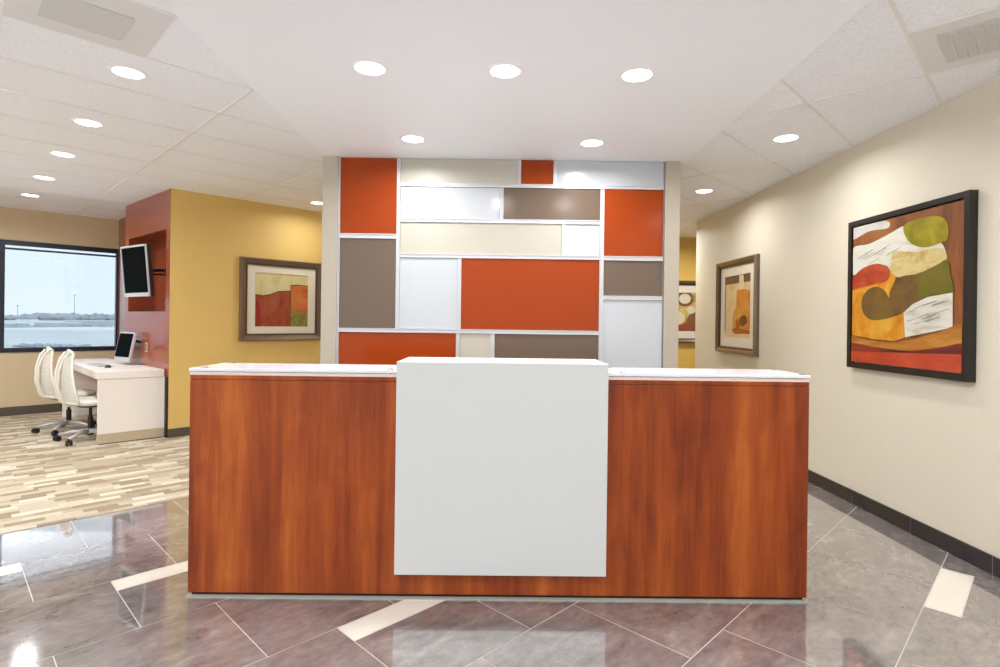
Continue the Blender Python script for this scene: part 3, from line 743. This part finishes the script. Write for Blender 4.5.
chair((ca.x, ca.y, .004), R45 + .10, 'white net backed task chair at the near end of the white work desk', None, 151)
chair((cb.x, cb.y, .004), R45 + .12, 'white net backed task chair nearer the window, behind the other one', None, 165)

# ------------------------------------------------------------------ ceiling fixtures
LIGHTS = []
def downlight(x, y, z, label, power):
    root = empty('downlight', (x, y, z), 0, label, 'light', 'recessed downlights')
    mb = MB(); mb.lathe([(.082, 0), (.082, -.004), (.100, -.003), (.104, 0)], 40); mb.build('trim_ring', M['light_metal'], root, smooth=True)
    mb = MB(); mb.lathe([(0, -.0045), (.045, -.0042), (.082, -.002)], 40); mb.build('lens', M['lens'], root, smooth=True)
    ld = bpy.data.lights.new('bulb', 'AREA'); ld.shape = 'DISK'; ld.size = .16; ld.energy = power; ld.color = (.985, .99, 1); ld.spread = math.radians(165)
    lo = bpy.data.objects.new('bulb', ld); C.objects.link(lo); lo.parent = root; lo.location = (0, 0, -.012)
PW = 9
for (x, y), lab in zip([(-.72, 3.078), (.024, 3.088), (.762, 3.112), (-.664, 4.272), (.712, 4.303)],
    ['leftmost of the three front downlights in the smooth white soffit', 'middle one of the three front downlights in the smooth white soffit', 'rightmost of the three front downlights in the smooth white soffit',
     'downlight above the left part of the panelled partition', 'downlight above the right part of the panelled partition']):
    downlight(x, y, ZS, lab, PW)
for q, lab in zip((3.97, 5.222, 6.413, 7.655, 8.904), ['nearest downlight of the row in the left tiled ceiling, beside the grey vent', 'second nearest downlight of the row in the left tiled ceiling', 'third downlight of the row in the left tiled ceiling',
     'fourth downlight of the row in the left tiled ceiling', 'farthest downlight of the row in the left tiled ceiling, near the window']):
    c = pq(.80, q); downlight(c.x, c.y, ZL - .0005, lab, PW)
downlight(-2.293, 7.083, ZL - .0005, 'downlight in front of the mustard wall, half hidden by the partition', 6)
downlight(2.159, 4.196, ZR - .0005, 'downlight in the right ceiling nearest the large black framed canvas', PW)
downlight(2.175, 5.908, ZR - .0005, 'farther downlight in the right ceiling, beside the partition', PW)
for x, y, z in ((-.7, .9, ZS), (.75, .9, ZS), (-.7, -1.2, ZS), (.75, -1.2, ZS), (2.17, 2.1, ZR), (2.17, .6, ZR), (2.17, -1.4, ZR), (2.3, 8.2, ZR), (4.2, 8.3, ZR), (0, 6.6, ZR), (-4.8, 2.6, ZL), (-5.9, 3.7, ZL), (-7, 4.8, ZL), (-3.4, .8, ZL), (-5.5, .3, ZL), (-7.6, 1.2, ZL), (-3.2, -1.6, ZL), (-6.5, -1.6, ZL), (-8.3, 3.3, ZL)):  # unseen added lamps; the stronger ones lift the left ceiling and gold wall
    downlight(x, y, z - .0005, 'unseen recessed downlight added to brighten the room', 20 if x < -3 or (x > 2.2 and y > 8) else PW)

def vent(p0, q0, z, label, kind):
    root = empty('ceiling_vent', pq(p0 + .305, q0 + .305, z - .001), R45, label, 'vent')
    mb = MB(); a = .297
    mb.box(-a, a, -a, a, -.006, 0); fp = mb.build('face_plate', M['vent_grey'], root, bevel=.002)
    if kind == 0:
        mb = MB()
        mb.box(-.17, .17, -.14, .17, -.011, -.006); mb.build('perforated_plate', M['perf'], fp, bevel=.003)
    else:
        mb = MB()
        mb.box(-.20, .20, -.20, .20, -.009, -.006)
        for k in range(9): mb.box(-.17, .17, -.17 + k * .04, -.17 + k * .04 + .012, -.016, -.009)
        mb.build('louvre', M['perf'], fp, bevel=.001)
    mb = MB(); mb.box(-.305, .305, a, .305, -.004, 0); mb.box(-.305, .305, -.305, -a, -.004, 0); mb.box(-.305, -a, -a, a, -.004, 0); mb.box(a, .305, -a, a, -.004, 0)
    mb.build('gasket', M['black_frame'] if False else M['grid_white'], root)
vent(.20, 3.05, ZL, 'square grey perforated vent in the left tiled ceiling', 0)
vent(3.257, -.098, ZR, 'square grey louvred vent in the right tiled ceiling', 1)
for (p_, q_, z, lab) in ((2.967, 6.43, ZL, 'small sprinkler cover in the ceiling over the mustard wall'), (4.779, 1.449, ZR, 'small sprinkler cover in the right ceiling beside a downlight')):
    c = pq(p_, q_, z - .0005); root = empty('sprinkler_cover', c, 0, lab, 'sprinkler')
    MB().lathe([(0, -.010), (.034, -.009), (.040, -.004), (.040, 0)], 28).build('cover_disc', M['light_metal'], root, smooth=True)
    MB().lathe([(.040, 0), (.043, -.0015), (.046, 0)], 28).build('shadow_ring', M['vent_grey'], root, smooth=True)

# ------------------------------------------------------------------ outside, seen through the window
def outside():
    GZ = -12
    gm = mat('winter ground', (226, 226, 222), .9, noise=.12, nscale=.02)
    mb = MB(); mb.box(-6000, 1500, 60, 7000, GZ - 1, GZ); struct(mb.build('ground', gm))
    pale = mat('pale cladding', (250, 250, 248), .7); roofm = mat('snow pale roof', (252, 252, 250), .8); gr = mat('grey cladding', (206, 208, 206), .8); dk = mat('dark glazing', (150, 160, 168), .5)
    tree = mat('bare winter trees', (192, 197, 198), .95, noise=.2, nscale=.3); steel = mat('galvanised steel', (168, 176, 182), .5)
    def X(px, y): return (px - 504) / 557.8 * y
    def building(x0, x1, y0, y1, h, lab, wm, nb=6):
        c = ((x0 + x1) / 2, y0, GZ); root = empty('building', c, 0, lab, 'building'); w = (x1 - x0) / 2; d = y1 - y0
        mb = MB(); mb.box(-w, w, 0, d, 0, h); wl = mb.build('walls', wm, root)
        mb = MB(); mb.box(-w - .4, w + .4, -.4, d + .4, h + .01, h + .7); mb.build('roof', roofm, root)
        for k in range(nb):
            a = -w + (k + .25) * 2 * w / nb; mb = MB(); mb.box(a, a + w / nb * 1.3, -.15, -.01, h * .06, h * .26); mb.build('window_band', dk, wl)
    building(X(-40, 250), X(98, 250), 250, 330, 6.3, 'long low white warehouse filling the foreground of the window view', pale, 0)
    building(X(108, 420), X(140, 420), 420, 470, 5, 'grey building at the right edge of the window view beyond the warehouse', gr)
    building(X(26, 620), X(33, 620), 620, 640, 8, 'small white building left of centre in the window view', pale, 3)
    building(X(44, 560), X(60, 560), 560, 600, 6, 'grey flat roofed building behind the middle of the warehouse', gr)
    building(X(72, 700), X(100, 700), 700, 760, 7, 'pale flat roofed building under the tall mast', gr, 8)
    building(X(-30, 520), X(3, 520), 520, 560, 5, 'grey building at the left edge of the window view', gr)
    rnd = random.Random(5)
    labs = ['hazy grey tree line on the horizon at the left of the window view', 'hazy grey tree line on the horizon in the middle of the window view', 'hazy grey tree line on the horizon at the right of the window view',
            'nearer row of bare trees at the left in the window view', 'nearer row of bare trees behind the warehouse', 'nearer row of bare trees at the right in the window view', 'low grey shrubs in front of the long white warehouse']
    for k, (a, b, y, h) in enumerate(((-20, 40, 1500, 11), (40, 80, 1600, 15), (78, 150, 1400, 15), (-10, 30, 480, 4.5), (33, 75, 460, 4), (76, 130, 380, 5), (28, 96, 235, 1.3))):
        mb = MB()
        xs = X(a, y); xe = X(b, y); n = 46 if y > 300 else 30
        for i in range(n):
            cx = xs + (xe - xs) * (i + rnd.random()) / n; r = h * (.7 + .5 * rnd.random()); yy = y + rnd.uniform(-20, 20) * (.15 if y < 300 else 1)
            i0 = len(mb.v)
            segs = 7
            for zz, rr in ((0, .5), (.5, 1), (.9, .8), (1.15, .0)):
                for j in range(segs):
                    w = 2*math.pi*j/segs; q = 1 + rnd.uniform(-.2, .2); mb.v.append((cx + r*rr*q*math.cos(w), yy + r*rr*q*math.sin(w), GZ + r*zz*1.0*(1+rnd.uniform(-.08,.08))))
            for c in range(3):
                for j in range(segs): mb.f.append((i0+c*segs+j, i0+c*segs+(j+1) % segs, i0+(c+1)*segs+(j+1) % segs, i0+(c+1)*segs+j)); mb.m.append(0)
        o = mb.build('tree_line', tree); tag(o, labs[k], 'trees', None, 'stuff')
    for px, y, h, lab in ((83, 800, 44, 'tall thin mast rising above the horizon in the window view'), (27, 900, 30, 'short distant mast left of centre in the window view')):
        root = empty('mast', (X(px, y), y, GZ), 0, lab, 'mast')
        mb = MB(); mb.tube([(0, 0, 0), (0, 0, h)], [.6, .3], 8); mb.build('pole', steel, root)
        mb = MB(); mb.box(-2, 2, -.3, .3, h - 1.6, h - .8); mb.build('crossarm', steel, root)
outside()

# ------------------------------------------------------------------ sky
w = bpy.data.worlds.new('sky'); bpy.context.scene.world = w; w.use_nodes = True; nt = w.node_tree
bg = nt.nodes['Background']; tc = nt.nodes.new('ShaderNodeTexCoord'); sp = nt.nodes.new('ShaderNodeSeparateXYZ'); nt.links.new(tc.outputs['Generated'], sp.inputs[0])
n = nt.nodes.new('ShaderNodeTexNoise'); n.inputs['Scale'].default_value = 3; n.inputs['Detail'].default_value = 4; nt.links.new(tc.outputs['Generated'], n.inputs['Vector'])
t = math_node(nt, 'ADD', math_node(nt, 'MULTIPLY', sp.outputs['Z'], .9), math_node(nt, 'MULTIPLY', n.outputs['Fac'], .12))
r = ramp(nt, [(0, (232, 239, 248)), (.1, (228, 240, 247)), (.35, (218, 234, 248)), (1, (210, 228, 246))]); nt.links.new(t, r.inputs[0])
nt.links.new(r.outputs[0], bg.inputs['Color'])
# unseen lower half of the world boosted to light the ceilings from below
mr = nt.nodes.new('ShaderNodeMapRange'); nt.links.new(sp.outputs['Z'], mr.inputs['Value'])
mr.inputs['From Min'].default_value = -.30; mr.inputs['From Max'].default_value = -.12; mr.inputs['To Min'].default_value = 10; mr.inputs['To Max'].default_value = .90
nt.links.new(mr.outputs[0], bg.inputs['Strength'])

sc = bpy.context.scene
sc.view_settings.view_transform = 'Standard'; sc.view_settings.look = 'None'; sc.view_settings.exposure = .38; sc.view_settings.gamma = 1
sc.view_settings.use_curve_mapping = False
sc.cycles.use_denoising = True
sc.cycles.max_bounces = 10; sc.cycles.diffuse_bounces = 6
